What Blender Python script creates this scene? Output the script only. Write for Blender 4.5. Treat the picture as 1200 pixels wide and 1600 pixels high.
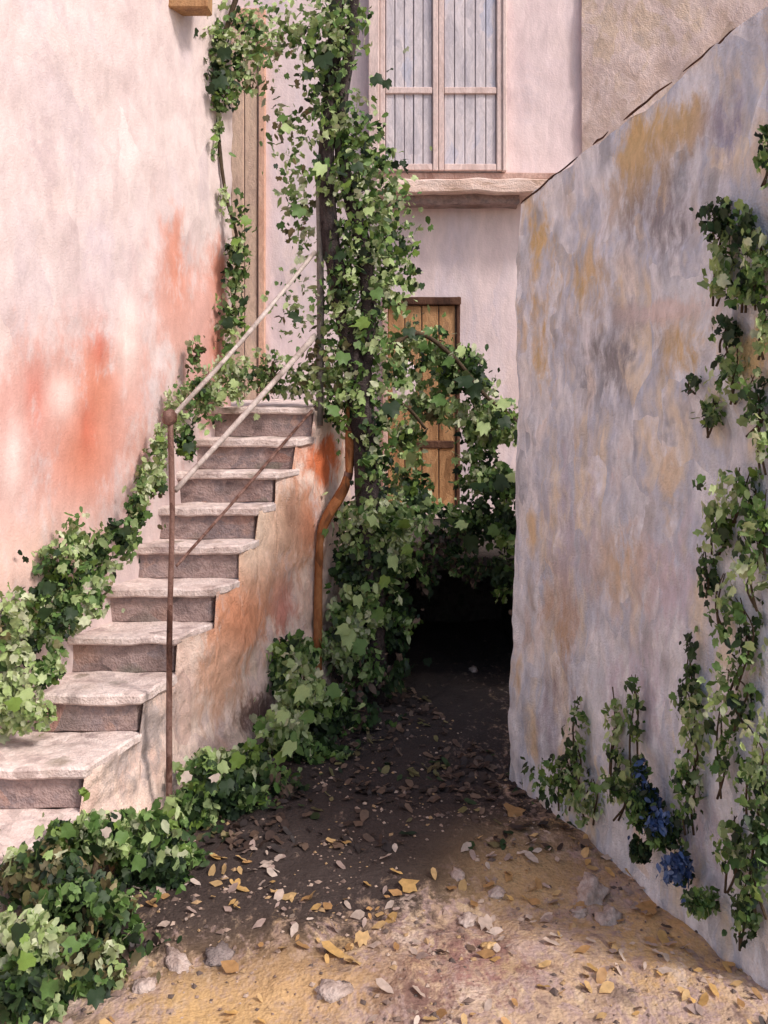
import bpy, bmesh, math, random
import numpy as np
from mathutils import Vector, noise, Matrix

for o in list(bpy.data.objects):
    bpy.data.objects.remove(o)
SC = bpy.context.scene
COL = SC.collection
random.seed(7)

# ------------------------------------------------------------------ camera, sky, sun, exposure
EYE = 2.2
cam = bpy.data.cameras.new('camera')
cam.sensor_fit = 'HORIZONTAL'
cam.sensor_width = 36.0
cam.lens = 45.0
cam.shift_y = -0.175
cam.clip_start = 0.05
cam.clip_end = 500
camo = bpy.data.objects.new('camera', cam)
camo.location = (0, 0, EYE)
camo.rotation_euler = (math.radians(90), 0, 0)
COL.objects.link(camo)
SC.camera = camo
SC.render.resolution_x = 768
SC.render.resolution_y = 1024

TO_SUN = Vector((0.65, -0.45, 0.80)).normalized()
world = bpy.data.worlds.new('World')
SC.world = world
world.use_nodes = True
wn = world.node_tree
bg = wn.nodes['Background']
sky = wn.nodes.new('ShaderNodeTexSky')
sky.sky_type = 'NISHITA'
sky.sun_disc = False
sky.sun_elevation = math.asin(TO_SUN.z)
sky.sun_rotation = math.atan2(TO_SUN.x, TO_SUN.y)
sky.dust_density = 3.0
sky.ozone_density = 0.6
wn.links.new(sky.outputs[0], bg.inputs[0])
bg.inputs[1].default_value = 0.15
sun = bpy.data.lights.new('sun', 'SUN')
sun.energy = 2.0
sun.angle = math.radians(9)
sun.color = (1.0, 0.93, 0.90)
suno = bpy.data.objects.new('sun', sun)
suno.rotation_euler = (-TO_SUN).to_track_quat('-Z', 'Y').to_euler()
suno.location = (3, -6, 9)
COL.objects.link(suno)
SC.view_settings.view_transform = 'Standard'
SC.view_settings.look = 'None'
SC.view_settings.gamma = 1
SC.view_settings.use_curve_mapping = False
SC.view_settings.exposure = 0.36
SC.cycles.max_bounces = 5
SC.cycles.diffuse_bounces = 3
SC.cycles.glossy_bounces = 2
SC.cycles.transmission_bounces = 2
SC.cycles.transparent_max_bounces = 2


# ------------------------------------------------------------------ helpers
def P(px, py, d):
    """photo pixel at a chosen distance -> point of the place"""
    return Vector(((px - 600) * d / 1500.0, d, EYE - (py - 590) * d / 1500.0))


def lin(r, g, b):
    f = lambda c: (c / 255 / 12.92) if c / 255 <= 0.04045 else ((c / 255 + 0.055) / 1.055) ** 2.4
    return (f(r), f(g), f(b), 1.0)


def thing(name, label, cat, loc=(0, 0, 0), group=None):
    o = bpy.data.objects.new(name, None)
    o.empty_display_size = 0.1
    COL.objects.link(o)
    o.location = loc
    o['label'] = label
    o['category'] = cat
    if group:
        o['group'] = group
    return o


def tag(o, label=None, cat=None, group=None, kind=None):
    if label: o['label'] = label
    if cat: o['category'] = cat
    if group: o['group'] = group
    if kind: o['kind'] = kind
    return o


def obj(name, me, m=None, parent=None):
    o = bpy.data.objects.new(name, me)
    COL.objects.link(o)
    if m is not None and not me.materials:
        me.materials.append(m)
        if m.name in STAINS_SHADE: stain_shade(me, m)
    if parent is not None:
        o.parent = parent
        o.matrix_parent_inverse = Matrix.Translation(parent.location).inverted() if parent.parent is None else Matrix.Identity(4)
    return o


def mesh(name, verts, faces, smooth=True):
    me = bpy.data.meshes.new(name)
    me.from_pydata([tuple(v) for v in verts], [], faces)
    me.update()
    if smooth:
        me.polygons.foreach_set('use_smooth', [True] * len(me.polygons))
    return me


def fbm(p, s, o=4):
    return noise.fractal(Vector(p) * s, 1.0, 2.0, o)


def grid(fn, nu, nv):
    vs = [fn(i / nu, j / nv) for j in range(nv + 1) for i in range(nu + 1)]
    fs = []
    for j in range(nv):
        for i in range(nu):
            a = j * (nu + 1) + i
            fs.append((a, a + 1, a + nu + 2, a + nu + 1))
    return vs, fs


def wall_sheet(name, a, b, z0, z1a, z1b, m, parent, thick=0.3, amp=0.012, step=0.05, side=1, lean=0.0, sc=2.2):
    """a thick plaster wall from a to b (xy), its top running from z1a to z1b; the visible side is to the left of a->b times side"""
    a = Vector((a[0], a[1], 0)); b = Vector((b[0], b[1], 0))
    dr = (b - a).normalized()
    n = Vector((-dr.y, dr.x, 0)) * side
    L = (b - a).length
    H = max(z1a, z1b) - z0
    nu = max(2, int(L / step)); nv = max(2, int(H / step))

    def front(u, v):
        top = z1a + (z1b - z1a) * u
        p = a + dr * (L * u) + Vector((0, 0, z0 + (top - z0) * v))
        q = p + n * (amp * (fbm(p, sc) + 0.4 * fbm(p, sc * 4)) + lean * (1 - v))
        if v == 1: q.z += 0.018 * fbm(p, 6) - 0.006
        return q
    vs, fs = grid(front, nu, nv)
    k = len(vs)
    W = nu + 1
    # back and edges
    ring = [i for i in range(W)] + [j * W + nu for j in range(1, nv + 1)] + [nv * W + i for i in range(nu - 1, -1, -1)] + [j * W for j in range(nv - 1, 0, -1)]
    for r in ring:
        vs.append(Vector(vs[r]) - n * thick)
    R = len(ring)
    for i in range(R):
        j = (i + 1) % R
        fs.append((ring[j], ring[i], k + i, k + j))
    fs.append(tuple(k + i for i in range(R - 1, -1, -1)))
    me = mesh(name, vs, fs)
    bm = bmesh.new(); bm.from_mesh(me)
    bmesh.ops.recalc_face_normals(bm, faces=bm.faces)
    for e in bm.edges:
        if len(e.link_faces) == 2 and e.calc_face_angle(0) > 0.9: e.smooth = False
    bm.to_mesh(me); bm.free()
    return obj(name, me, m, parent)


def block(corners, z0, z1, cuts=3, amp=0.006, bev=0.008, sc=9):
    """rough four-cornered block: corners are four xy points counter-clockwise"""
    bm = bmesh.new()
    lo = [bm.verts.new((c[0], c[1], z0)) for c in corners]
    hi = [bm.verts.new((c[0], c[1], z1)) for c in corners]
    bm.faces.new(lo[::-1]); bm.faces.new(hi)
    for i in range(4):
        j = (i + 1) % 4
        bm.faces.new((lo[i], lo[j], hi[j], hi[i]))
    if bev:
        bmesh.ops.bevel(bm, geom=bm.edges[:], offset=bev, segments=1, affect='EDGES')
    if cuts:
        big = [e for e in bm.edges if e.calc_length() > 0.09]
        bmesh.ops.subdivide_edges(bm, edges=big, cuts=cuts, use_grid_fill=True)
    for v in bm.verts:
        n = noise.noise_vector(v.co * sc)
        v.co += n * amp
    me = bpy.data.meshes.new('block')
    bmesh.ops.recalc_face_normals(bm, faces=bm.faces)
    bm.to_mesh(me); bm.free()
    return me


def box(x0, x1, y0, y1, z0, z1, **k):
    return block([(x0, y0), (x1, y0), (x1, y1), (x0, y1)], z0, z1, **k)


def tube(pts, rad, seg=10, jit=0.0, smooth_n=4, closed=True):
    """tapered round bar through points (Catmull-Rom)"""
    pts = [Vector(p) for p in pts]
    if not isinstance(rad, (list, tuple)): rad = [rad] * len(pts)
    C, R = [], []
    n = len(pts)
    if n == 2 or smooth_n == 1:
        C, R = pts, list(rad)
    else:
        for i in range(n - 1):
            p0, p1, p2, p3 = pts[max(i - 1, 0)], pts[i], pts[i + 1], pts[min(i + 2, n - 1)]
            for k in range(smooth_n):
                t = k / smooth_n
                C.append(0.5 * ((2 * p1) + (p2 - p0) * t + (2 * p0 - 5 * p1 + 4 * p2 - p3) * t * t + (3 * p1 - p0 - 3 * p2 + p3) * t ** 3))
                R.append(rad[i] + (rad[i + 1] - rad[i]) * t)
        C.append(pts[-1]); R.append(rad[-1])
    vs, fs = [], []
    up = Vector((0.3, 0.9, 0.2)).normalized()
    for i, c in enumerate(C):
        d = (C[min(i + 1, len(C) - 1)] - C[max(i - 1, 0)]).normalized()
        s = d.cross(up).normalized(); t = s.cross(d)
        for k in range(seg):
            a = 2 * math.pi * k / seg
            w = (s * math.cos(a) + t * math.sin(a))
            r = R[i]
            if jit: r *= 1 + jit * noise.noise(c * 9 + w * 2.0)
            vs.append(c + w * r)
    m = len(C)
    for i in range(m - 1):
        for k in range(seg):
            a = i * seg + k; b = i * seg + (k + 1) % seg
            fs.append((a, b, b + seg, a + seg))
    fs.append(tuple(range(seg - 1, -1, -1)))
    fs.append(tuple((m - 1) * seg + k for k in range(seg)))
    return mesh('tube', vs, fs)


def lump(r, sub=2, amp=0.25, sc=1.6, seed=0):
    bm = bmesh.new()
    bmesh.ops.create_icosphere(bm, subdivisions=sub, radius=1)
    for v in bm.verts:
        k = 1 + amp * noise.fractal(v.co * sc + Vector((seed * 7.1, seed * 3.3, 0)), 1, 2, 3)
        v.co = Vector((v.co.x * r[0], v.co.y * r[1], v.co.z * r[2])) * k
    me = bpy.data.meshes.new('stone')
    bm.to_mesh(me); bm.free()
    me.polygons.foreach_set('use_smooth', [True] * len(me.polygons))
    return me


# ------------------------------------------------------------------ materials
class NT:
    def __init__(s, name):
        s.m = bpy.data.materials.new(name); s.m.use_nodes = True
        s.t = s.m.node_tree; s.N = s.t.nodes; s.L = s.t.links
        s.b = s.N['Principled BSDF']

    def n(s, typ, ins=None, **props):
        x = s.N.new(typ)
        for k, v in props.items(): setattr(x, k, v)
        for k, v in (ins or {}).items():
            if isinstance(v, bpy.types.NodeSocket): s.L.new(v, x.inputs[k])
            else: x.inputs[k].default_value = v
        return x

    def math(s, op, a, b=0.0, clamp=False):
        return s.n('ShaderNodeMath', {0: a, 1: b}, operation=op, use_clamp=clamp).outputs[0]

    def vm(s, op, a, b):
        return s.n('ShaderNodeVectorMath', {0: a, 1: b}, operation=op)

    def mix(s, f, a, b, mode='MIX'):
        x = s.n('ShaderNodeMix', data_type='RGBA', blend_type=mode)
        for i, v in ((0, f), (6, a), (7, b)):
            if isinstance(v, bpy.types.NodeSocket): s.L.new(v, x.inputs[i])
            else: x.inputs[i].default_value = v
        return x.outputs[2]

    def ramp(s, f, stops):
        x = s.n('ShaderNodeValToRGB', {0: f})
        el = x.color_ramp.elements
        while len(el) < len(stops): el.new(0.5)
        for e, (p, c) in zip(el, stops):
            e.position = p; e.color = c
        return x.outputs[0]

    def noise(s, vec, scale, detail=4, rough=0.55, dist=0.0):
        return s.n('ShaderNodeTexNoise', {'Vector': vec, 'Scale': scale, 'Detail': detail, 'Roughness': rough, 'Distortion': dist})


STAINS_SHADE = {}


def stain_shade(me, mat):
    """old stains, washes and painted ground shade: where each lies on the surface, kept as a point attribute that the material breaks up with noise"""
    n = len(me.vertices)
    co = np.empty(n * 3); me.vertices.foreach_get('co', co); co = co.reshape(-1, 3)
    rgb = np.zeros((n, 3)); al = np.zeros(n)
    for c, r, bc, st in STAINS_SHADE[mat.name]:
        ln = np.linalg.norm((co - np.array(tuple(c))) / np.array(tuple(r)), axis=1)
        w = st * np.exp(-(ln / 0.95) ** 2)
        new = w + al * (1 - w)
        rgb = (np.array(bc[:3])[None] * w[:, None] + rgb * (al * (1 - w))[:, None]) / np.maximum(new, 1e-5)[:, None]
        al = new
    at = me.color_attributes.new('stain_shade', 'FLOAT_COLOR', 'POINT')
    at.data.foreach_set('color', np.concatenate([rgb, al[:, None]], 1).astype(np.float32).ravel())


def daub(name, palette, scale=4.0, stretch=(1, 1, 0.45), warp=0.12, blobs=(), fine=None, bump=0.35, rough=0.85, bump_scale=30, dabs=None, contrast=1.0):
    """weathered, unevenly washed surface: warped patches of a palette, soft stains and painted shade where blobs say, brushed relief.
    palette: list of linear colours. blobs: (centre, radii, colour, strength)"""
    t = NT(name)
    co = t.n('ShaderNodeTexCoord').outputs['Object']
    w = t.noise(co, 2.3, 3).outputs['Color']
    wv = t.vm('SCALE', t.vm('SUBTRACT', w, (0.5, 0.5, 0.5)).outputs[0], (0, 0, 0))
    wv.inputs['Scale'].default_value = warp * 2
    p = t.vm('ADD', co, wv.outputs[0]).outputs[0]
    ps = t.vm('MULTIPLY', p, stretch).outputs[0]
    vo = t.n('ShaderNodeTexVoronoi', {'Vector': ps, 'Scale': scale * 2.6}, feature='F1')
    vr = t.n('ShaderNodeSeparateColor', {0: vo.outputs['Color']})
    n1 = t.noise(ps, scale, 5, 0.6).outputs[0]
    n1 = t.n('ShaderNodeMapRange', {0: n1, 1: 0.28, 2: 0.72}).outputs[0]
    f = t.math('ADD', t.math('MULTIPLY', n1, 0.7), t.math('MULTIPLY', vr.outputs[0], 0.3))
    k = len(palette)
    col = t.ramp(f, [(0.12 + 0.76 * i / (k - 1), c) for i, c in enumerate(palette)])
    if dabs:
        pal2, dsc, dst, thr = dabs
        dv = t.n('ShaderNodeTexVoronoi', {'Vector': t.vm('MULTIPLY', t.vm('ADD', p, t.vm('SCALE', t.noise(co, 9, 2).outputs['Color'], (0, 0, 0)).outputs[0]).outputs[0], dst).outputs[0], 'Scale': dsc}, feature='F1')
        for nd in t.N:
            if nd.type == 'VECT_MATH' and nd.operation == 'SCALE' and nd is not wv: nd.inputs['Scale'].default_value = 0.10
        dc = t.n('ShaderNodeSeparateColor', {0: dv.outputs['Color']})
        c2 = t.ramp(dc.outputs[0], [(0.04 + 0.92 * i / (len(pal2) - 1), c) for i, c in enumerate(pal2)])
        mk2 = t.n('ShaderNodeMapRange', {0: t.math('ADD', dc.outputs[1], t.math('MULTIPLY', t.noise(co, 22, 3).outputs[0], 0.9)), 1: thr, 2: thr + 0.35, 3: 0.0, 4: 0.85}).outputs[0]
        edge = t.n('ShaderNodeMapRange', {0: dv.outputs['Distance'], 1: 0.75, 2: 0.30}).outputs[0]
        col = t.mix(t.math('MULTIPLY', mk2, edge), col, c2)
    nb = t.noise(ps, scale * 2.6, 4, 0.65, 0.3).outputs[0]
    nb2 = t.noise(ps, scale * 7.5, 5, 0.7).outputs[0]
    nbm = t.math('ADD', t.math('MULTIPLY', nb, 0.58), t.math('MULTIPLY', nb2, 0.42))
    if blobs:
        STAINS_SHADE[name] = blobs
        sa = t.n('ShaderNodeAttribute', attribute_name='stain_shade')
        s_ = t.math('ADD', sa.outputs['Alpha'], t.math('MULTIPLY', t.math('SUBTRACT', nbm, 0.5), 2.6))
        mk = t.n('ShaderNodeMapRange', {0: s_, 1: 0.20, 2: 0.74, 3: 0.0, 4: 1.0}, interpolation_type='SMOOTHSTEP').outputs[0]
        mk = t.math('MULTIPLY', mk, t.n('ShaderNodeMapRange', {0: sa.outputs['Alpha'], 1: 0.0, 2: 0.18}).outputs[0])
        col = t.mix(mk, col, sa.outputs['Color'])
    fn = t.noise(ps, scale * 9, 3, 0.7).outputs[0]
    amt = t.n('ShaderNodeMapRange', {0: fn, 1: 0.25, 2: 0.75, 3: 1.0 - 0.22 * contrast, 4: 1.0 + 0.16 * contrast}).outputs[0]
    g = t.n('ShaderNodeCombineColor', {0: amt, 1: amt, 2: amt}).outputs[0]
    col = t.mix(1.0, col, g, 'MULTIPLY')
    t.L.new(col, t.b.inputs['Base Color'])
    t.b.inputs['Roughness'].default_value = rough
    t.b.inputs['Specular IOR Level'].default_value = 0.2
    b1 = t.noise(ps, bump_scale * 0.45, 3, 0.6, 0.25).outputs[0]
    b2 = t.noise(co, bump_scale * 3, 1, 0.6).outputs[0]
    h = t.math('ADD', b1, t.math('MULTIPLY', b2, 0.45))
    bp = t.n('ShaderNodeBump', {'Height': h, 'Strength': bump, 'Distance': 0.03})
    t.L.new(bp.outputs[0], t.b.inputs['Normal'])
    return t.m


def leaf_material(name):
    t = NT(name)
    a = t.n('ShaderNodeAttribute', attribute_name='col')
    co = t.n('ShaderNodeTexCoord').outputs['Object']
    nz = t.noise(co, 40, 3).outputs[0]
    amt = t.n('ShaderNodeMapRange', {0: nz, 1: 0.25, 2: 0.75, 3: 0.75, 4: 1.25}).outputs[0]
    g = t.n('ShaderNodeCombineColor', {0: amt, 1: amt, 2: amt}).outputs[0]
    c = t.mix(1.0, a.outputs['Color'], g, 'MULTIPLY')
    t.L.new(c, t.b.inputs['Base Color'])
    t.b.inputs['Roughness'].default_value = 0.55
    t.b.inputs['Specular IOR Level'].default_value = 0.35
    tr = t.n('ShaderNodeBsdfTranslucent', {'Color': c})
    mx = t.n('ShaderNodeMixShader', {0: 0.22, 1: t.b.outputs[0], 2: tr.outputs[0]})
    t.L.new(mx.outputs[0], t.N['Material Output'].inputs[0])
    return t.m


M = {}
# ---- geometry constants of the yard
XL = lambda d: -1.83 + 0.42 * (d - 4.88)          # foot of the pink wall
XRP = ([3.0, 3.9, 4.45, 4.88, 5.22, 5.50, 5.74, 5.95, 6.14, 6.32, 6.50, 7.0, 9.0], [-2.0, -1.63, -1.40, -1.25, -1.14, -.98, -.87, -.80, -.71, -.585, -.48, -.27, .6])
XR = lambda d: float(np.interp(d, *XRP))            # open side of the flight, a little uneven
DEP = [3.95, 4.45, 4.88, 5.22, 5.50, 5.74, 5.95, 6.14, 6.32, 6.50]
RISE = 0.2
FAC = 8.8                                          # distance of the pale facade
WX = lambda d: 0.80 + (5.32 - d) * 0.3676          # grey stone wall
wall_d = lambda px, off=0.0: (2.756 - off) / ((px - 600) / 1500 + 0.3676)
left_d = lambda px: (1.83 + 0.42 * 4.88) / (0.42 - (px - 600) / 1500)

def LP(px, py): return P(px, py, left_d(px))
def RP(px, py): return P(px, py, wall_d(px))

rose = lin(205, 128, 112); orange = lin(204, 124, 92); red = lin(196, 98, 74)
pale_rose = lin(210, 172, 163)
M['pink'] = daub('pink_plaster', [lin(192, 172, 170), lin(206, 187, 184), lin(216, 198, 194), lin(203, 186, 186), lin(211, 192, 186)],
                 1.6, (1, 1, 0.5), blobs=[
    (LP(150, 690), (0.9, 0.9, 0.75), pale_rose, 0.42), (LP(300, 500), (0.5, 0.6, 0.7), pale_rose, 0.42), (LP(40, 700), (0.5, 0.6, 0.6), pale_rose, .42),
    (LP(330, 560), (0.3, 0.4, 0.55), lin(206, 156, 146), 0.55), (LP(160, 680), (0.4, 0.5, 0.42), lin(204, 152, 138), 0.45), (LP(275, 450), (0.2, 0.3, 0.42), lin(206, 154, 138), 0.45), (LP(50, 680), (0.3, 0.4, 0.4), lin(208, 160, 150), .4),
    (LP(150, 610), (0.16, 0.2, 0.3), orange, 0.6), (LP(130, 715), (0.2, 0.25, 0.24), orange, 0.6), (LP(275, 415), (0.08, 0.12, 0.26), orange, 0.5), (LP(342, 430), (0.09, 0.12, 0.22), orange, 0.5), (LP(338, 545), (0.08, 0.1, 0.2), orange, 0.6),
    (LP(155, 545), (0.05, 0.07, 0.1), red, 0.6), (LP(55, 620), (0.06, 0.08, 0.18), red, 0.5), (LP(137, 670), (0.05, 0.07, 0.16), red, 0.6), (LP(15, 680), (0.05, 0.08, 0.2), red, 0.4),
    (LP(20, 710), (0.07, 0.08, 0.2), lin(240, 228, 222), 0.7), (LP(200, 510), (0.08, 0.1, 0.28), lin(238, 220, 212), 0.7), (LP(100, 620), (0.08, 0.1, 0.1), lin(238, 220, 212), 0.7),
    (LP(160, 400), (0.4, 0.4, 0.35), lin(206, 190, 192), 0.5), (LP(30, 130), (0.25, 0.25, 0.2), lin(206, 188, 186), 0.5), (LP(60, 880), (.5, .5, .25), lin(230, 196, 182), .6)],
    bump=0.22, bump_scale=26, contrast=0.6,
    dabs=([lin(226, 208, 204), lin(206, 184, 184), lin(228, 206, 198), lin(198, 178, 178)], 3.5, (1, 1, 0.6), 0.95))
M['facade'] = daub('lilac_limewash', [lin(200, 180, 182), lin(216, 196, 196), lin(224, 204, 202), lin(212, 196, 200), lin(222, 200, 194)], 1.5, (1, 1, 0.3), bump=0.22, bump_scale=22, contrast=0.6, dabs=([lin(226, 210, 208), lin(206, 190, 194), lin(222, 200, 192)], 4.0, (1, 1, 0.35), 0.95))
M['beige'] = daub('stained_beige_plaster', [lin(186, 162, 146), lin(204, 180, 168), lin(218, 196, 188), lin(208, 184, 164), lin(192, 176, 172)], 2.6, (1, 1, 0.6), bump=0.4, contrast=0.8)
och = lin(214, 186, 138)
rb = []
for (x, y, w, h, c, s_) in [(1005, 245, 40, 75, och, .95), (920, 440, 30, 60, och, .8), (850, 390, 26, 70, och, .8), (855, 540, 26, 90, och, .75), (1075, 555, 34, 50, och, .95),
                            (1180, 560, 40, 60, och, .95), (1080, 200, 30, 40, och, .9), (985, 880, 45, 60, och, .75), (890, 960, 40, 80, lin(196, 160, 116), .6),
                            (1105, 1120, 14, 60, och, .9), (1180, 1160, 28, 28, och, .9), (1128, 1390, 14, 30, och, .9), (1130, 650, 30, 40, och, .5),
                            (1040, 490, 70, 18, lin(228, 212, 208), .9), (960, 760, 22, 100, lin(224, 210, 206), .7), (900, 830, 60, 120, lin(196, 192, 204), .6),
                            (960, 560, 60, 70, lin(150, 148, 152), .7), (1030, 340, 60, 80, lin(150, 146, 152), .7), (1060, 900, 60, 90, lin(206, 196, 208), .7),
                            (960, 350, 14, 80, lin(214, 200, 190), .7), (1140, 200, 40, 60, lin(168, 166, 186), .6), (870, 1130, 50, 90, lin(186, 180, 190), .7), (1000, 1060, 60, 90, lin(206, 196, 206), .7),
                            (1110, 1290, 50, 80, lin(200, 192, 202), .8), (890, 1080, 24, 40, lin(150, 130, 118), .6)]:
    d = wall_d(x)
    rb.append((RP(x, y), (max(0.05, w * d / 1500 * 1.0), max(0.10, w * d / 1500 * 2.2), h * d / 1500 * 1.05), c, s_))
M['grey'] = daub('weathered_grey_render', [lin(170, 174, 184), lin(210, 213, 220), lin(234, 234, 238), lin(194, 199, 212), lin(228, 216, 198), lin(240, 240, 246)], 2.6, (1, 1, 0.42), warp=0.05, blobs=rb, bump=0.6, bump_scale=34,
                 dabs=([lin(152, 156, 166), lin(242, 240, 240), lin(188, 192, 204), lin(222, 194, 148), lin(236, 234, 240), lin(170, 170, 174), lin(204, 190, 182)], 10.0, (1, 1, 0.4), 0.8))
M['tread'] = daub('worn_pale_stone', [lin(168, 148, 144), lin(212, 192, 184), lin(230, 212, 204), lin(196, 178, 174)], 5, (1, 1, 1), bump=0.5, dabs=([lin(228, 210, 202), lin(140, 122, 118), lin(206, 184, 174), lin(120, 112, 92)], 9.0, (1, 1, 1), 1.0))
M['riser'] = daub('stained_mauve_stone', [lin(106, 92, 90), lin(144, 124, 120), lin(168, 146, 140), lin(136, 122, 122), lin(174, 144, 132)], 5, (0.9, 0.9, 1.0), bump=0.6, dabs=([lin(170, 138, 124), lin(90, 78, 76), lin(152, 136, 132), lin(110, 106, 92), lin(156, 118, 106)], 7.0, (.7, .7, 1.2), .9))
SP = lambda px, py: P(px, py, (1.394 + .445 * 4.45) / (.445 - (px - 600) / 1500))
M['side'] = daub('peach_plaster', [lin(198, 168, 158), lin(226, 194, 178), lin(238, 212, 196), lin(216, 190, 182), lin(228, 188, 168)], 3, (1, 1, 0.45), blobs=[
    (SP(420, 860), (0.4, 0.9, 0.5), lin(228, 186, 158), .7), (SP(380, 960), (0.2, 0.45, 0.25), lin(216, 142, 104), .8), (SP(505, 720), (0.16, 0.32, 0.18), lin(216, 118, 74), 1.0), (SP(455, 700), (0.14, 0.28, 0.16), lin(206, 152, 130), .8),
    (SP(400, 830), (0.12, 0.3, 0.3), lin(236, 212, 190), .85), (SP(345, 1060), (0.14, 0.35, 0.24), lin(224, 176, 148), .85), (SP(480, 820), (.08, .2, .2), lin(206, 134, 100), .7),
    (SP(445, 950), (0.1, 0.2, 0.2), lin(188, 120, 112), .6), (SP(220, 1150), (0.22, 0.5, 0.3), lin(180, 164, 158), .8), (SP(400, 1110), (0.2, 0.35, 0.12), lin(120, 96, 90), .8),
    (SP(455, 800), (0.05, 0.12, 0.16), lin(160, 118, 98), .6)], bump=0.5)
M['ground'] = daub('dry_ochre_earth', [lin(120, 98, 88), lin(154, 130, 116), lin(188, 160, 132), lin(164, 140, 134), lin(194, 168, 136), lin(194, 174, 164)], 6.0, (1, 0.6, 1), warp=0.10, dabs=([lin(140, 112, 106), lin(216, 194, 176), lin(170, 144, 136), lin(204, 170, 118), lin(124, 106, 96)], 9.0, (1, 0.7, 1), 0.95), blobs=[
    ((-0.1, 6.4, 0), (1.5, 1.9, 2), lin(50, 44, 43), .95), ((0.2, 8.5, 0), (2.2, 2.0, 2), lin(84, 74, 70), .95), ((-0.15, 5.1, 0), (0.95, 0.8, 1), lin(56, 48, 46), .95), ((-0.8, 4.15, 0), (0.75, 0.65, 1), lin(66, 56, 52), .9), ((-.3, 4.45, 0), (.6, .45, 1), lin(64, 55, 52), .85), ((.2, 4.6, 0), (.5, .35, 1), lin(74, 64, 60), .6),  # broad dark blobs: shade of yard and passage painted into the earth
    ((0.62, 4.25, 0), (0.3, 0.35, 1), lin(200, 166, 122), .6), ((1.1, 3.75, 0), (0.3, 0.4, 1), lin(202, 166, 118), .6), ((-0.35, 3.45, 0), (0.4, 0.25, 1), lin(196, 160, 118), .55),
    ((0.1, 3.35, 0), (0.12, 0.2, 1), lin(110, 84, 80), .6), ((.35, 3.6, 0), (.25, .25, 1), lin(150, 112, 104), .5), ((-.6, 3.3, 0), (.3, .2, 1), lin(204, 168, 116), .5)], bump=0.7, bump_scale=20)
M['wood_door'] = daub('ochre_brown_boards', [lin(124, 90, 60), lin(158, 118, 82), lin(178, 138, 98), lin(148, 112, 84)], 5, (1, 1, 0.22), bump=0.4, rough=0.7)
M['wood_dark'] = daub('dark_brown_wood', [lin(50, 34, 28), lin(82, 56, 44), lin(104, 76, 60)], 6, (1, 1, 0.3), bump=0.4)
M['wood_pinkish'] = daub('faded_pinkish_wood', [lin(150, 116, 104), lin(186, 154, 142), lin(198, 168, 156)], 6, (1, 1, 0.3), bump=0.4)
M['terracotta'] = daub('terracotta_paint', [lin(184, 138, 116), lin(204, 162, 140), lin(212, 176, 156)], 5, (1, 1, 0.3), bump=0.3)
M['brownpanel'] = daub('faded_brown_panel', [lin(172, 146, 130), lin(192, 164, 146), lin(202, 174, 152), lin(182, 158, 146)], 4, (1, 1, 0.3), bump=0.3)
M['shutter'] = daub('faded_blue_grey_boards', [lin(176, 170, 178), lin(196, 188, 192), lin(210, 200, 202), lin(182, 182, 196)], 5, (1, 1, 0.2), bump=0.25)
M['frame'] = daub('creamy_pink_paint', [lin(196, 172, 164), lin(214, 192, 186), lin(222, 202, 194)], 5, (1, 1, 0.3), bump=0.25)
M['ledge'] = daub('chipped_cream_stone', [lin(176, 146, 126), lin(214, 186, 172), lin(228, 204, 192), lin(206, 178, 166)], 5, (0.4, 1, 1.4), bump=0.5)
M['rail'] = daub('scuffed_pale_metal', [lin(128, 114, 106), lin(172, 156, 148), lin(196, 182, 174), lin(154, 138, 130)], 4, (1, 1, 1), bump=0.3, rough=0.6)
M['post'] = daub('rusty_brown_metal', [lin(58, 36, 30), lin(96, 66, 56), lin(134, 104, 94), lin(82, 54, 46)], 8, (1, 1, 0.4), bump=0.4, rough=0.6)
M['pipe'] = daub('rusty_orange_pipe', [lin(98, 62, 38), lin(142, 88, 52), lin(166, 112, 72), lin(124, 80, 52)], 7, (1, 1, 0.4), bump=0.4, rough=0.65)
M['bark'] = daub('dark_vine_bark', [lin(34, 28, 28), lin(52, 44, 44), lin(78, 68, 66), lin(48, 46, 50)], 12, (1, 1, 0.25), bump=0.9)
M['greybark'] = daub('grey_weathered_wood', [lin(84, 78, 74), lin(120, 112, 106), lin(150, 142, 134)], 8, (1, 1, 0.2), bump=0.6)
M['stem'] = daub('brown_stem', [lin(58, 46, 36), lin(92, 78, 60)], 12, (1, 1, 0.4), bump=0.5)
M['vault'] = daub('dark_damp_stone', [lin(96, 86, 84), lin(124, 112, 108), lin(146, 132, 128), lin(112, 104, 98)], 4, (1, 1, 1), bump=0.8)
M['passage_shade'] = daub('shade_darkened_stone', [lin(50, 46, 44), lin(66, 60, 56), lin(84, 76, 72), lin(58, 60, 48)], 5, (1, 1, 1), bump=0.9)  # stone darkened so its colour carries the shade of the passage
M['stone'] = daub('pale_field_stone', [lin(134, 116, 106), lin(172, 152, 142), lin(194, 176, 166), lin(150, 134, 128)], 8, (1, 1, 1), bump=0.5)
M['ochre_stone'] = daub('ochre_stone', [lin(180, 150, 112), lin(204, 168, 114), lin(206, 174, 128), lin(186, 166, 148)], 8, (1, 1, 0.6), bump=0.5)
M['grey_stone'] = daub('lilac_grey_stone', [lin(160, 154, 160), lin(186, 178, 182), lin(208, 200, 204), lin(178, 174, 186)], 8, (1, 1, 0.6), bump=0.5)
M['leaf'] = leaf_material('leaf')

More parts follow.
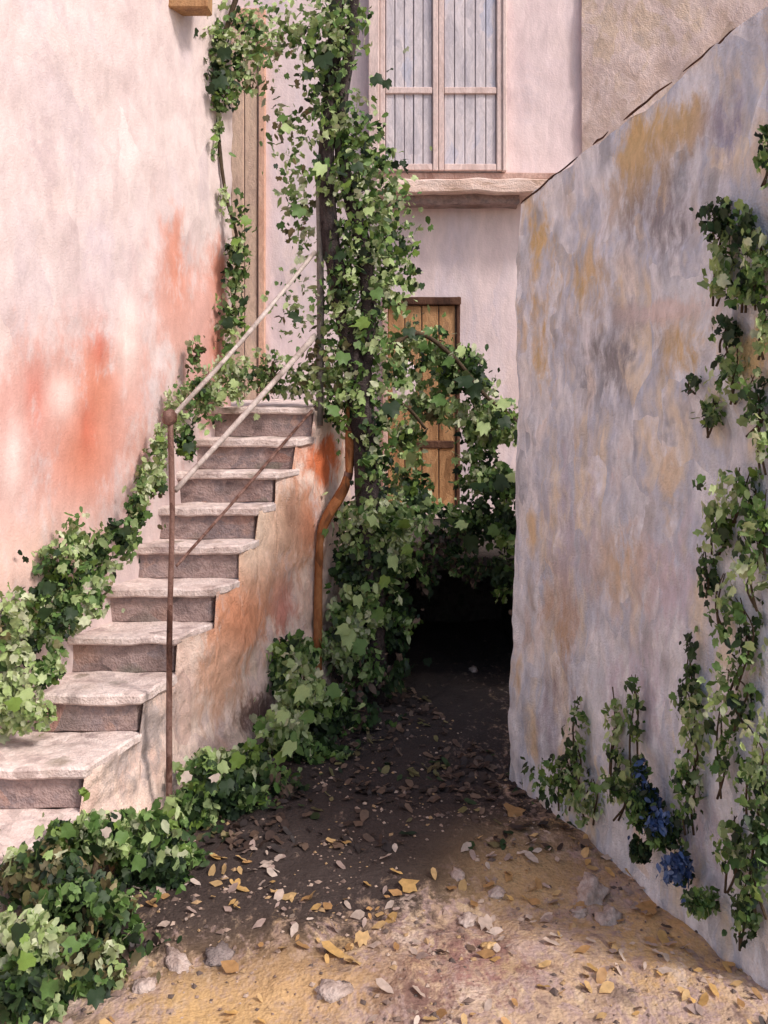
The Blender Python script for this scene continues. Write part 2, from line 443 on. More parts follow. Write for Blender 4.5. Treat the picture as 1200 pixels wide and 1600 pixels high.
# ------------------------------------------------------------------ ground
def axis(lo, hi, flo, fhi, fine, coarse):
    a = list(np.arange(flo, fhi, fine))
    l = [flo]; s = fine
    while l[-1] > lo: s = min(s * 1.35, coarse); l.append(l[-1] - s)
    h = [a[-1]]; s = fine
    while h[-1] < hi: s = min(s * 1.35, coarse); h.append(h[-1] + s)
    return l[:0:-1] + a + h[1:]


def ground_z(x, y):
    k = 0.035 * fbm((x, y, 0), 1.6) + 0.014 * fbm((x, y, 3), 7)
    return k


gx = axis(-70, 70, -2.2, 2.4, 0.035, 12); gy = axis(-70, 110, 2.9, 7.2, 0.035, 12)
vs = [(x, y, ground_z(x, y)) for y in gy for x in gx]
W = len(gx)
fs = [(j * W + i, j * W + i + 1, (j + 1) * W + i + 1, (j + 1) * W + i) for j in range(len(gy) - 1) for i in range(W - 1)]
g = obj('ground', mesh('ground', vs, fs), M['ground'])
g['kind'] = 'structure'

# ------------------------------------------------------------------ pink house on the left
ph = thing('pink_house', 'tall pink plastered house wall with rusty red stains left of the stairs', 'house', (XL(4.9), 4.9, 0))
d_end = 6.70
wall_sheet('wall', (XL(1.2) - .0, 1.2), (XL(d_end), d_end), -0.2, 6.6, 6.6, M['pink'], ph, thick=0.35, side=-1, amp=0.02, step=0.06)
b0 = P(268, 14, left_d(268))
bm_ = box(b0.x - .24, b0.x + .235, b0.y - .03, b0.y + .13, b0.z, b0.z + .2, cuts=2, amp=.004)  # added block for the easel clip above the canvas, no part of the house
o = obj('easel_clip', bm_, M['wood_door'], ph); o['label'] = 'brown wooden easel clip above the canvas, added as a block at the very top'

# ------------------------------------------------------------------ pale house at the back: wall, tall window, ledge, boarded door, terracotta doorway
hs = thing('pale_house', 'pale lilac house front at the back with shuttered window and boarded door', 'house', (0.3, FAC, 0))
wall_sheet('wall', (-3.0, FAC), (1.82, FAC), -0.2, 7.0, 7.0, M['facade'], hs, thick=0.4, side=-1, amp=0.012, step=0.07)
F = FAC - 0.02
fx = lambda px, d=F: (px - 600) * d / 1500
fz = lambda py, d=F: EYE - (py - 590) * d / 1500


def hierarchy(name, parent, loc):
    o = bpy.data.objects.new(name, None); o.empty_display_size = 0.1
    COL.objects.link(o); o.parent = parent
    o.matrix_parent_inverse = Matrix.Translation(parent.location).inverted()
    o.location = loc
    return o


def sub(name, me, m, part):
    """a sub-part: mesh in world coordinates under a part"""
    o = bpy.data.objects.new(name, me); COL.objects.link(o)
    if not me.materials: me.materials.append(m)
    o.parent = part
    o.matrix_parent_inverse = Matrix.Translation(part.location).inverted()
    return o


# window: frame, two leaves of upright boards with a middle rail
wi = hierarchy('window', hs, (fx(680), F, fz(272)))
wx0, wx1, wz0, wz1 = fx(576), fx(790), fz(271), fz(-200)
d0 = FAC - 0.09
sub('frame', box(wx0, wx0 + .10, d0 - .03, FAC, wz0, wz1, cuts=2, amp=.003), M['frame'], wi)
sub('frame', box(wx1 - .04, wx1, d0 - .03, FAC, wz0, wz1, cuts=2, amp=.003), M['frame'], wi)
sub('frame', box(wx0 + .1, wx1 - .04, d0 - .03, FAC, wz1 - .1, wz1 - .002, cuts=2, amp=.003), M['frame'], wi)
lx0 = wx0 + .10; lx1 = wx1 - .04; lm = fx(684)
for a, b in ((lx0, lm), (lm, lx1)):
    n = 5
    sub('stile', box(a + .002, a + .05, d0 - .012, d0 + .03, wz0 + .01, wz1 - .11, cuts=2, amp=.002, bev=.006), M['frame'], wi)
    sub('stile', box(b - .05, b - .002, d0 - .014, d0 + .03, wz0 + .01, wz1 - .11, cuts=2, amp=.002, bev=.006), M['frame'], wi)
    for zz in (fz(150), fz(271) + .012, fz(-150)):
        sub('rail', box(a + .053, b - .053, d0 - .008, d0 + .03, zz, zz + .06, cuts=2, amp=.002, bev=.006), M['frame'], wi)
    pw = (b - a - .106) / n
    for k in range(n):
        off = random.uniform(0, .012)
        sub('plank', box(a + .053 + pw * k + .003, a + .053 + pw * (k + 1) - .004, d0 + .012 + off, d0 + .035 + off, wz0 + .012, wz1 - .11, cuts=0, amp=.001, bev=.005), M['shutter'], wi)
obj('window_recess', box(lx0, lx1, d0 + .052, d0 + .06, wz0, wz1 - .11, cuts=0, bev=0), M['shutter'], hs)

# stone ledge under the window
le = hierarchy('ledge', hs, (fx(730), F, fz(300)))
sub('slab', box(fx(585, 8.42), fx(905, 8.42), 8.42, FAC + .05, fz(300, 8.42), fz(279, 8.42), cuts=9, amp=.022, bev=.012, sc=5), M['ledge'], le)
sub('ledge_shade_strip', box(fx(604, 8.55), fx(812, 8.55), 8.56, FAC + .05, fz(318, 8.55), fz(300, 8.55) - .003, cuts=9, amp=.02, bev=.01, sc=7), M['riser'], le)  # dark strip put in for the shade under the ledge
sub('skirting', box(fx(590), fx(900), FAC - .06, FAC + .05, fz(281), fz(271), cuts=5, amp=.004), M['wood_pinkish'], le)

# boarded door, half hidden by vine
dr = hierarchy('boarded_door', hs, (fx(657), F, fz(790)))
dx0, dx1, dz0, dz1 = fx(606), fx(712), fz(792), fz(478)
n = 4; pw = (dx1 - dx0) / n
for k in range(n):
    sub('plank', box(dx0 + pw * k + .002, dx0 + pw * (k + 1) - .006, FAC - .05 + random.uniform(-.008, .008), FAC - .025, dz0 + random.uniform(0, .02), dz1, cuts=2, amp=.004, bev=.006), M['wood_door'], dr)
sub('jamb', box(dx0 - .055, dx0 - .002, FAC - .085, FAC + .02, dz0, dz1 + .08, cuts=3, amp=.004), M['wood_pinkish'], dr)
sub('jamb', box(dx1 + .002, dx1 + .035, FAC - .075, FAC + .02, dz0, dz1 + .08, cuts=3, amp=.004), M['wood_dark'], dr)
sub('lintel', box(dx0 - .04, dx1 + .04, FAC - .1, FAC + .02, dz1 + .005, dz1 + .075, cuts=3, amp=.006), M['wood_dark'], dr)
sub('sill', box(fx(640), fx(716), FAC - .22, FAC + .02, fz(806), fz(793), cuts=3, amp=.005), M['tread'], dr)
sub('crossbar', box(dx0 + .02, dx1 - .02, FAC - .068, FAC - .052, fz(700), fz(688), cuts=2, amp=.003), M['wood_dark'], dr)

pt = lump((.115, .012, .21), 4, .2, 2.0, 8); pt.transform(Matrix.Translation((fx(632), FAC - .057, fz(598))))
o = sub('patch', pt, M['facade'], dr); o['label'] = 'pale plaster patch on the boards'

# tall terracotta-framed doorway at the head of the stairs
tw = hierarchy('tall_doorway', hs, (fx(380), F, fz(620)))
sub('jamb', box(fx(404), fx(415), FAC - .06, FAC + .02, 1.9, fz(40), cuts=3, amp=.004), M['terracotta'], tw)
sub('lintel', box(fx(310), fx(415), FAC - .062, FAC + .02, fz(40) + .003, fz(15), cuts=3, amp=.004), M['terracotta'], tw)
sub('jamb', box(fx(304), fx(318), FAC - .06, FAC + .02, 1.9, fz(40), cuts=3, amp=.004), M['terracotta'], tw)
a = fx(318) + .004; b = fx(404) - .004
for k in range(4):
    w_ = (b - a) / 4
    sub('plank', box(a + w_ * k, a + w_ * (k + 1) - .005, FAC - .04, FAC - .015, 1.93, fz(40) - .01, cuts=2, amp=.003), M['brownpanel'], tw)

# ------------------------------------------------------------------ beige house on the right, behind the stone wall
bh = thing('beige_house', 'stained beige house wall rising behind the grey wall at top right', 'house', (2.2, 8.6, 0))
wall_sheet('wall', (1.80, 8.74), (3.7, 8.1), -0.2, 7.0, 7.0, M['beige'], bh, thick=0.4, side=-1, amp=0.03, step=0.08)

# ------------------------------------------------------------------ weathered grey wall at the right
gw = thing('garden_wall', 'tall weathered grey wall with ochre patches along the right of the yard', 'wall', (WX(5.3), 5.3, 0))
wall_sheet('wall', (WX(5.32) - .045, 5.32), (WX(3.42) - .045, 3.42), -0.2, 3.16, 3.60, M['grey'], gw, thick=0.4, side=-1, amp=0.022, step=0.03, lean=0.075, sc=2.2)
wall_sheet('sun_block_wall', (WX(5.32) + .12, 5.36), (2.6, 5.95), -0.2, 3.05, 3.0, M['grey'], gw, thick=0.3, side=1, amp=0.02, step=0.1)  # unseen wall, added to keep sun patches off the ground before the passage

def wall_top(d):
    return Vector((WX(d) - .052, d, 3.158 + .44 * (5.32 - d) / 1.9))
for d_a, d_b in ((5.30, 4.75), (4.62, 4.5), (4.38, 4.05), (3.98, 3.66)):
    n_ = max(3, int((d_a - d_b) / .05))
    pts = [wall_top(d_a + (d_b - d_a) * k / n_) + Vector((0, 0, .012 * noise.noise(Vector((d_a * 3 + k * .9, 0, 0))))) for k in range(n_ + 1)]
    obj('edge_shadow_line', tube(pts, [.002] + [.004 + .003 * random.random() for _ in range(n_ - 1)] + [.002], 6, .3, 2), M['wood_dark'], gw)  # dark tubes drawn for the broken shadow line along the wall top

# ------------------------------------------------------------------ terrace over a dark vaulted passage
te = thing('terrace', 'overgrown stone terrace over a dark passage below the boarded door', 'terrace', (0.4, 6.8, 0))
TZ = 0.93; TF = 6.8
ax0, ax1, az = 0.0, 1.06, 0.62          # arch opening, spring height
def arch(name, y0, y1, m):
    N = 14; cx = (ax0 + ax1) / 2; r = (ax1 - ax0) / 2
    prof = [(ax0, -0.1)] + [(cx - r * math.cos(math.pi * k / N), az + 0.22 * math.sin(math.pi * k / N)) for k in range(N + 1)] + [(ax1, -0.1)]
    outer = [(-0.42, -0.1), (-0.42, az)] + [None] * 0
    vs, fs = [], []
    top = [( -0.42, -0.1)] + [(-0.42 + (1.9 + .42) * k / N, TZ - .06) for k in range(N + 1)] + [(1.9, -0.1)]
    for y in (y0, y1):
        for p in prof: vs.append((p[0], y + .02 * fbm((p[0], y, p[1]), 5), p[1]))
        for p in top: vs.append((p[0], y, p[1]))
    K = len(prof)
    for i in range(K - 1):
        fs.append((i, i + 1, K + i + 1, K + i))
        fs.append((2 * K + i + 1, 2 * K + i, 3 * K + i, 3 * K + i + 1))
        fs.append((i + 1, i, 2 * K + i, 2 * K + i + 1))
        fs.append((K + i, K + i + 1, 3 * K + i + 1, 3 * K + i))
    me = mesh(name, vs, fs, False)
    bm = bmesh.new(); bm.from_mesh(me)
    bmesh.ops.recalc_face_normals(bm, faces=bm.faces); bm.to_mesh(me); bm.free()
    return me
obj('arch', arch('arch', TF, FAC - .05, M['passage_shade']), M['passage_shade'], te)
obj('back_shade_panel', box(-0.4, 1.9, FAC - .16, FAC - .06, -.1, TZ - .062, cuts=4, amp=.01), M['passage_shade'], te)  # dark panel added over the pale facade to give the recess its shade
obj('floor_slab', box(-0.45, 1.95, TF - .04, FAC - .04, TZ - .057, TZ, cuts=6, amp=.012), M['passage_shade'], te)

# ------------------------------------------------------------------ staircase
st = thing('staircase', 'worn stone stairs climbing right along the pink wall', 'stairs', (XR(4.45), 4.45, 0))
zt = lambda i: EYE - RISE * (10 - i)
for i, d in enumerate(DEP):
    dn = DEP[i + 1] if i + 1 < len(DEP) else 8.72
    z = zt(i)
    f = d - .035
    bk = dn + .012
    ov = random.uniform(.025, .045)
    c = [(XL(f) + .0 + (-.02), f + random.uniform(-.008, .008)), (XR(f) + ov, f + random.uniform(-.008, .008)), (XR(bk) + ov * .6 if i < 9 else -.42, bk), (XL(bk) - .02 if i < 9 else -1.8, bk)]
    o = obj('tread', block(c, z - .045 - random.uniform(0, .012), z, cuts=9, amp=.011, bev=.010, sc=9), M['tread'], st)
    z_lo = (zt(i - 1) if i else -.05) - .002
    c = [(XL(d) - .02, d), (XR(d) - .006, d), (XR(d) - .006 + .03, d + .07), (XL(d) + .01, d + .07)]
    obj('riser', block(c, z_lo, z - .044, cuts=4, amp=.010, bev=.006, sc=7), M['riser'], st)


def top_at(d):
    z = zt(0) - .026 if d >= DEP[0] - .02 else 0
    for i, e in enumerate(DEP):
        if d >= e - .012: z = zt(i) - .026
    return z


NU, NV = 150, 56
def side_pt(u, v):
    d = 3.93 + (6.98 - 3.93) * u
    # plaster slumps a little between the steps
    z = top_at(d) * v - .1 * (1 - v)
    p = Vector((XR(d), d, z))
    n = Vector((1, -.445, 0)).normalized()
    return p + n * (.03 * fbm(p, 2.5) + .015 * fbm(p, 9) + .02 + .10 * (1 - v) ** 2)
vs, fs = grid(side_pt, NU, NV)
k0 = len(vs)
# returned end against the terrace
for j in range(NV + 1):
    p = vs[j * (NU + 1) + NU]
    vs.append(Vector((p.x - .35, p.y + 1.9, p.z)))
for j in range(NV):
    fs.append((j * (NU + 1) + NU, k0 + j, k0 + j + 1, (j + 1) * (NU + 1) + NU))
o = obj('side_wall', mesh('side', vs, fs), M['side'], st)
o['label'] = 'peach and orange stained plaster side of the stairs'

# ------------------------------------------------------------------ handrail
hr = thing('handrail', 'thin metal handrail with brown corner post and sloping pale bars beside the stairs', 'handrail', P(265, 1277, 4.8))
PD, TD = 4.8, 6.52
obj('post', tube([P(264, 1290, PD), P(265, 1000, PD), P(269, 800, PD), P(266, 655, PD)], [.016, .015, .014, .014], 10, .2), M['post'], hr)
kn = obj('finial', lump((.036, .036, .042), 3, .2, 2.2, 3), M['post'], hr)
kn.location = P(265, 652, PD); kn.matrix_parent_inverse = Matrix.Translation(hr.location).inverted()
obj('rail', tube([P(268, 652, PD), P(380, 530, 5.6), P(492, 394, TD)], [.012, .013, .015], 8, .25), M['rail'], hr)
obj('rail', tube([P(274, 766, PD), P(382, 648, 5.6), P(492, 525, TD)], [.014, .017, .021], 8, .25), M['rail'], hr)
o = obj('rail', tube([P(276, 884, PD), P(384, 762, 5.6), P(492, 636, TD)], [.008, .009, .010], 8, .25), M['post'], hr)  # added bar in place of the shadow the handrail casts on the steps
o['label'] = 'thin dark brown bar standing for the handrail shadow on the steps'
obj('post', tube([P(499, 665, TD + .03), P(501, 480, TD + .03), P(498, 280, TD + .03)], [.026, .026, .022], 8, .2), M['greybark'], hr)

# ------------------------------------------------------------------ rusty pipe
pi_ = thing('drainpipe', 'rusty orange bent drainpipe at the corner of the stairs', 'pipe', P(495, 1095, 6.42))
obj('pipe', tube([P(497, 1110, 6.38), P(497, 960, 6.40), P(500, 850, 6.42), P(512, 806, 6.46), P(533, 772, 6.52), P(544, 742, 6.54)], [.030, .028, .026, .036, .040, .026], 12, .3), M['pipe'], pi_)
obj('upper_pipe', tube([P(545, 745, 6.54), P(547, 705, 6.54), P(546, 672, 6.54)], [.024, .036, .022], 12, .3), M['pipe'], pi_)
obj('upper_pipe', tube([P(546, 664, 6.54), P(544, 610, 6.54)], [.020, .016], 12, .3), M['pipe'], pi_)
obj('collar', tube([P(543, 748, 6.54), P(545, 738, 6.54)], [.032, .032], 12), M['post'], pi_)
obj('collar', tube([P(546, 673, 6.54), P(546, 662, 6.54)], [.028, .026], 12), M['post'], pi_)

# ------------------------------------------------------------------ foliage
G = {'pale': [(158, 176, 116), (174, 188, 136), (142, 164, 98), (188, 194, 158)],
     'mid': [(92, 122, 62), (106, 134, 74), (78, 108, 52), (122, 140, 90)],
     'dark': [(40, 60, 32), (50, 72, 38), (32, 48, 32), (56, 76, 42)],
     'bright': [(112, 138, 60), (122, 148, 74), (96, 120, 52)],
     'olive': [(110, 106, 70), (128, 116, 80), (92, 84, 58)],
     'blue': [(66, 90, 136), (86, 108, 152), (52, 70, 110), (106, 124, 160)],
     'blush': [(200, 184, 170), (214, 200, 186), (190, 170, 160)],
     'ochre': [(196, 158, 100), (200, 166, 116), (176, 136, 90)],
     'earth': [(70, 56, 50), (92, 74, 64), (56, 48, 46), (112, 92, 78)],
     'stoneleaf': [(186, 166, 152), (202, 184, 170), (168, 146, 136)]}
G = {k: [lin(*c)[:3] for c in v] for k, v in G.items()}

# lobed leaf outline, tip along +y, fan from the centre, slightly folded and curled
OUT = [(0, -.40), (.24, -.50), (.46, -.24), (.40, -.02), (.42, .22), (.20, .24), (.02, .56), (-.16, .26), (-.38, .26), (-.36, .0), (-.48, -.20), (-.26, -.50)]
OVAL = [(0, -.5), (.22, -.3), (.27, .02), (.17, .34), (0, .6), (-.17, .34), (-.27, .02), (-.22, -.3)]


def leaf_template(out):
    v = [(0, -.05, .0)] + [(x, y, .12 - .42 * abs(x) - .5 * max(y, 0) ** 2 + .12 * math.sin(9 * x + 5 * y)) for x, y in out]
    n = len(out)
    f = [(0, 1 + i, 1 + (i + 1) % n) for i in range(n)]
    return np.array(v), np.array(f)


LT = [leaf_template(OUT), leaf_template(OVAL)]
rng = np.random.default_rng(11)


def leaf_frames(nrm, roll):
    nrm = nrm / np.linalg.norm(nrm, axis=1)[:, None]
    ref = np.tile(np.array([0, 0, -1.0]), (len(nrm), 1)) + roll
    t = ref - (ref * nrm).sum(1)[:, None] * nrm
    t /= np.linalg.norm(t, axis=1)[:, None] + 1e-6
    s = np.cross(t, nrm)
    return s, t, nrm


def foliage_mesh(pos, size, cols, face, spread=0.75, shape=0):
    """pos Nx3, size N, cols Nx3; leaves look outwards along face with scatter, tips hang"""
    tv, tf = LT[shape]
    N = len(pos)
    nrm = np.array(face)[None, :] + rng.normal(0, spread, (N, 3))
    s, t, n = leaf_frames(nrm, rng.normal(0, .6, (N, 3)))
    w = rng.uniform(.75, 1.15, N)
    V = pos[:, None, :] + size[:, None, None] * (tv[None, :, 0, None] * w[:, None, None] * s[:, None, :] + tv[None, :, 1, None] * t[:, None, :] + tv[None, :, 2, None] * n[:, None, :])
    K = len(tv)
    Fc = tf[None] + (np.arange(N) * K)[:, None, None]
    me = bpy.data.meshes.new('foliage')
    V = V.reshape(-1, 3).astype(np.float32); Fc = Fc.reshape(-1, 3).astype(np.int32)
    me.vertices.add(len(V)); me.vertices.foreach_set('co', V.ravel())
    me.loops.add(Fc.size); me.loops.foreach_set('vertex_index', Fc.ravel())
    me.polygons.add(len(Fc)); me.polygons.foreach_set('loop_start', np.arange(0, Fc.size, 3, dtype=np.int32))
    me.polygons.foreach_set('loop_total', np.full(len(Fc), 3, dtype=np.int32))
    me.update()
    at = me.color_attributes.new('col', 'FLOAT_COLOR', 'POINT')
    C = np.ones((N, K, 4), dtype=np.float32); C[:, :, :3] = cols[:, None, :]
    at.data.foreach_set('color', C.ravel())
    me.materials.append(M['leaf'])
    return me


def pick(tones, n, clump):
    """tones: dict name->weight; clump: noise value per leaf groups neighbours into the same tone"""
    names = list(tones); w = np.array([tones[k] for k in names], float); cw = np.cumsum(w / w.sum())
    u = np.clip(clump + rng.normal(0, .12, n), 0, .999)
    out = np.zeros((n, 3))
    for i in range(n):
        k = names[int(np.searchsorted(cw, u[i]))]
        c = G[k][rng.integers(len(G[k]))]
        out[i] = np.array(c) * rng.uniform(.8, 1.2)
    return out


LEAFME = {}
def leaf_object(tone, shape, parent, p, size, face):
    key = (tone, shape)
    if key not in LEAFME:
        me = foliage_mesh(np.zeros((1, 3)), np.ones(1), np.array([G[tone][0]]), (0, 0, 1), 0.0, shape)
        LEAFME[key] = me
    o = bpy.data.objects.new('leaf', LEAFME[key]); COL.objects.link(o)
    o.parent = parent
    o.matrix_parent_inverse = Matrix.Translation(parent.location).inverted()
    nrm = (Vector(face) + Vector([random.gauss(0, .3) for _ in range(3)])).normalized()
    q = nrm.to_track_quat('Z', 'Y')
    o.rotation_mode = 'QUATERNION'
    from mathutils import Quaternion
    o.rotation_quaternion = q @ Quaternion((0, 0, 1), math.pi + random.gauss(0, .7))
    o.location = p
    o.scale = (size, size, size)
    return o


TONES = {'mix': {'pale': .38, 'mid': .34, 'dark': .22, 'bright': .06}, 'light': {'pale': .62, 'mid': .3, 'bright': .04, 'dark': .04}, 'darkmix': {'dark': .55, 'mid': .3, 'pale': .12, 'bright': .03},
         'sage': {'pale': .5, 'mid': .3, 'olive': .2}, 'under': {'dark': .5, 'earth': .25, 'mid': .25}, 'blue': {'blue': .5, 'dark': .32, 'mid': .18}, 'bush': {'mid': .28, 'dark': .3, 'olive': .27, 'pale': .15}}


def plant(name, label, cat, clusters, base, size=.075, face=(0, -.75, .45), stems=(), leaves=(), group=None, spread=.75, shape=0, stem_mat='stem', dens=2.9, wide=1.0):
    """clusters: (px, py, rx, ry, depth, rdepth, count, tone)"""
    t = thing(name, label, cat, base, group)
    for pts, rad in stems:
        obj('stem', tube(pts, rad, 7, .25, 4), M[stem_mat], t)
    PS, CS = [], []
    for (px, py, rx, ry, d, rd, n, tone) in clusters:
        n = int(n * dens); rx *= wide; ry *= wide
        u = rng.normal(0, 1, (n, 3)); u /= np.linalg.norm(u, axis=1)[:, None]
        u *= (rng.uniform(0, 1, n) ** .5)[:, None]
        stray = rng.uniform(0, 1, n) < .36
        u[stray] *= rng.uniform(1.0, 1.95, (int(stray.sum()), 1))
        X = px + u[:, 0] * rx; Y = py + u[:, 1] * ry; D = d + u[:, 2] * rd
        q = np.stack([(X - 600) * D / 1500, D, EYE - (Y - 590) * D / 1500], 1)
        # ragged outline: drop leaves where a coarse noise is low
        nz = np.array([noise.noise(Vector(v) * 8.0) for v in q])
        rr = np.linalg.norm(u, axis=1)
        keep = nz > np.minimum(-.55 + .62 * rr ** 2, .22 + .12 * rr) - .1
        q = q[keep]
        q[:, 2] = np.maximum(q[:, 2], .015)
        PS.append(q)
        cl = np.array([noise.noise(Vector(v) * 7 + Vector((9, 3, 1))) for v in q]) * .95 + .5
        CS.append(pick(TONES[tone], len(q), cl))
    q = np.concatenate(PS); c = np.concatenate(CS)
    sz = .58 * size * rng.uniform(.5, 1.5, len(q))
    k = rng.uniform(0, 1, len(q)) < (.55 if shape == 0 else 0)
    for part, sh in ((k, 0), (~k, 1)):
        if part.any():
            o = obj('foliage', foliage_mesh(q[part], sz[part] * (1 if sh == 0 else 1.05), c[part], face, spread, sh), None, t)
            o['kind'] = 'stuff'
    for (px, py, d, s_, tone) in leaves:
        leaf_object(tone, shape, t, P(px, py, d), .58 * s_ * d / 1500, face)
    return t


V = 6.55
# main climbing vine on the post: trunk up the middle
trunk1 = ([P(582, 1100, V), P(580, 930, V), P(574, 790, V), P(566, 660, V), P(552, 550, V), P(528, 445, V), P(510, 320, V), P(512, 190, V + .05), P(522, 80, V + .1), P(530, -60, V + .1)],
          [.11, .10, .092, .085, .085, .075, .06, .055, .05, .05])
trunk2 = ([P(560, 640, V - .02), P(575, 520, V), P(570, 400, V), P(545, 300, V + .02), P(530, 200, V + .05), P(548, 60, V + .1), P(556, -60, V + .1)], [.05, .055, .06, .05, .045, .04, .04])
lv = [(505, 95, V - .2, 62, 'dark'), (590, 125, V - .2, 40, 'dark'), (605, 132, V - .2, 30, 'dark'), (480, 118, V - .15, 34, 'dark'), (545, 240, V - .18, 44, 'dark'), (560, 262, V - .2, 40, 'dark'),
      (541, 288, V - .22, 36, 'bright'), (634, 292, V - .2, 26, 'bright'), (560, 360, V - .2, 26, 'bright'), (460, 495, V - .1, 42, 'dark'), (565, 505, V - .2, 46, 'bright'), (440, 185, V - .1, 34, 'mid'),
      (640, 520, V - .2, 38, 'dark'), (612, 640, V - .2, 52, 'dark'), (535, 560, V - .2, 44, 'mid'), (650, 380, V - .15, 30, 'bright'), (465, 330, V - .1, 44, 'mid'), (450, 200, V - .1, 40, 'pale'),
      (575, 330, V - .2, 44, 'pale'), (610, 410, V - .2, 40, 'pale'), (500, 265, V - .2, 50, 'pale'), (530, 400, V - .2, 38, 'dark'), (590, 460, V - .2, 40, 'mid'), (520, 640, V - .2, 44, 'mid')]
plant('climbing_vine', 'tall climbing vine with thick dark trunk wound up the middle post', 'vine', [
    (525, 40, 55, 70, V + .05, .25, 330, 'mix'), (440, 60, 60, 70, V + .1, .2, 150, 'sage'), (510, 120, 40, 60, V, .2, 130, 'darkmix'), (455, 200, 45, 70, V + .1, .15, 70, 'sage'),
    (540, 210, 60, 80, V, .2, 300, 'mix'), (560, 280, 75, 60, V, .22, 330, 'mix'), (465, 320, 30, 90, V + .1, .12, 110, 'sage'), (595, 360, 60, 80, V, .2, 330, 'mix'), (545, 390, 50, 90, V, .2, 160, 'darkmix'),
    (600, 430, 50, 60, V, .2, 220, 'light'), (560, 500, 70, 80, V, .2, 330, 'mix'), (520, 580, 50, 70, V, .2, 300, 'sage'), (590, 600, 50, 90, V, .15, 200, 'mix'), (545, 640, 40, 70, V, .16, 190, 'mix'), (535, 450, 40, 60, V - .05, .15, 160, 'mix'), (575, 720, 30, 60, V - .08, .08, 90, 'mix'),
    (455, 480, 40, 60, V + .1, .1, 50, 'sage'), (470, 590, 40, 40, V + .05, .1, 80, 'sage'), (590, 740, 30, 80, V + .02, .08, 160, 'darkmix')],
    P(582, 1095, V), .085, leaves=lv, stems=[trunk1, trunk2], stem_mat='bark', dens=1.9, wide=1.12)

# creeper hanging at the top of the doorway
plant('hanging_creeper', 'creeper with green leaves trailing down the edge of the pink wall from above', 'creeper', [
    (285, 30, 35, 25, 6.4, .1, 60, 'sage'), (340, 60, 45, 60, 6.5, .12, 170, 'mix'), (345, 120, 35, 60, 6.5, .12, 190, 'darkmix'), (395, 60, 35, 70, 6.6, .12, 150, 'mix'), (385, 120, 30, 40, 6.6, .1, 70, 'sage'), (325, 145, 30, 40, 6.5, .1, 80, 'mix'),
    (337, 200, 14, 55, 6.5, .06, 50, 'mix'), (352, 310, 10, 30, 6.5, .05, 26, 'light'), (372, 370, 20, 80, 6.52, .06, 90, 'mix'), (365, 440, 18, 60, 6.52, .06, 80, 'darkmix'), (358, 500, 26, 50, 6.5, .08, 90, 'mix')],
    P(345, -40, 6.5), .075, dens=1.9, wide=1.1, stems=[([P(390, -60, 6.6), P(350, 60, 6.6), P(340, 180, 6.55), P(352, 300, 6.55), P(372, 390, 6.55), P(358, 520, 6.55)], [.02, .018, .015, .012, .012, .008])],
    leaves=[(350, 85, 6.35, 44, 'dark'), (345, 130, 6.35, 48, 'dark'), (330, 140, 6.35, 30, 'dark'), (383, 345, 6.42, 38, 'bright'), (367, 378, 6.42, 34, 'bright'), (372, 405, 6.42, 34, 'dark'), (355, 505, 6.4, 36, 'dark'), (302, 52, 6.3, 30, 'dark'), (335, 215, 6.4, 30, 'bright'), (395, 85, 6.5, 40, 'mid')])

# vine branch reaching over the boarded door
plant('door_vine', 'leafy vine branch arching across the boarded door towards the grey wall', 'vine', [
    (660, 540, 50, 50, 7.0, .15, 90, 'mix'), (700, 570, 50, 40, 7.0, .15, 160, 'mix'), (735, 590, 40, 50, 7.0, .15, 150, 'darkmix'), (760, 650, 55, 45, 6.9, .15, 190, 'light'), (790, 670, 45, 35, 6.8, .1, 110, 'mix'),
    (690, 640, 40, 30, 7.0, .1, 90, 'sage'), (625, 560, 30, 60, 7.0, .1, 70, 'mix'), (660, 620, 30, 40, 7.0, .1, 60, 'mix'), (640, 690, 30, 50, 7.0, .12, 100, 'light'), (745, 700, 40, 40, 6.9, .1, 90, 'light'), (825, 690, 14, 30, 6.6, .05, 26, 'mix'), (640, 760, 40, 30, 7, .12, 80, 'mix')],
    P(600, 600, 6.7), .085, stems=[([P(590, 560, 6.65), P(650, 520, 6.8), P(710, 560, 6.9), P(760, 620, 6.85), P(810, 660, 6.7), P(842, 725, 6.45)], [.02, .018, .016, .014, .010, .005]),
                                  ([P(612, 620, 6.7), P(640, 640, 6.8), P(665, 670, 6.85)], [.014, .013, .010])],
    leaves=[(650, 522, 6.8, 44, 'dark'), (725, 595, 6.75, 54, 'dark'), (740, 610, 6.75, 50, 'dark'), (720, 550, 6.8, 40, 'pale'), (785, 632, 6.7, 48, 'pale'), (790, 660, 6.6, 40, 'dark'), (812, 680, 6.55, 36, 'dark'), (830, 705, 6.5, 30, 'mid'),
            (755, 670, 6.7, 50, 'pale'), (700, 565, 6.75, 38, 'mid'), (685, 625, 6.8, 44, 'mid'), (640, 720, 6.85, 50, 'pale'), (660, 540, 6.7, 34, 'mid')])

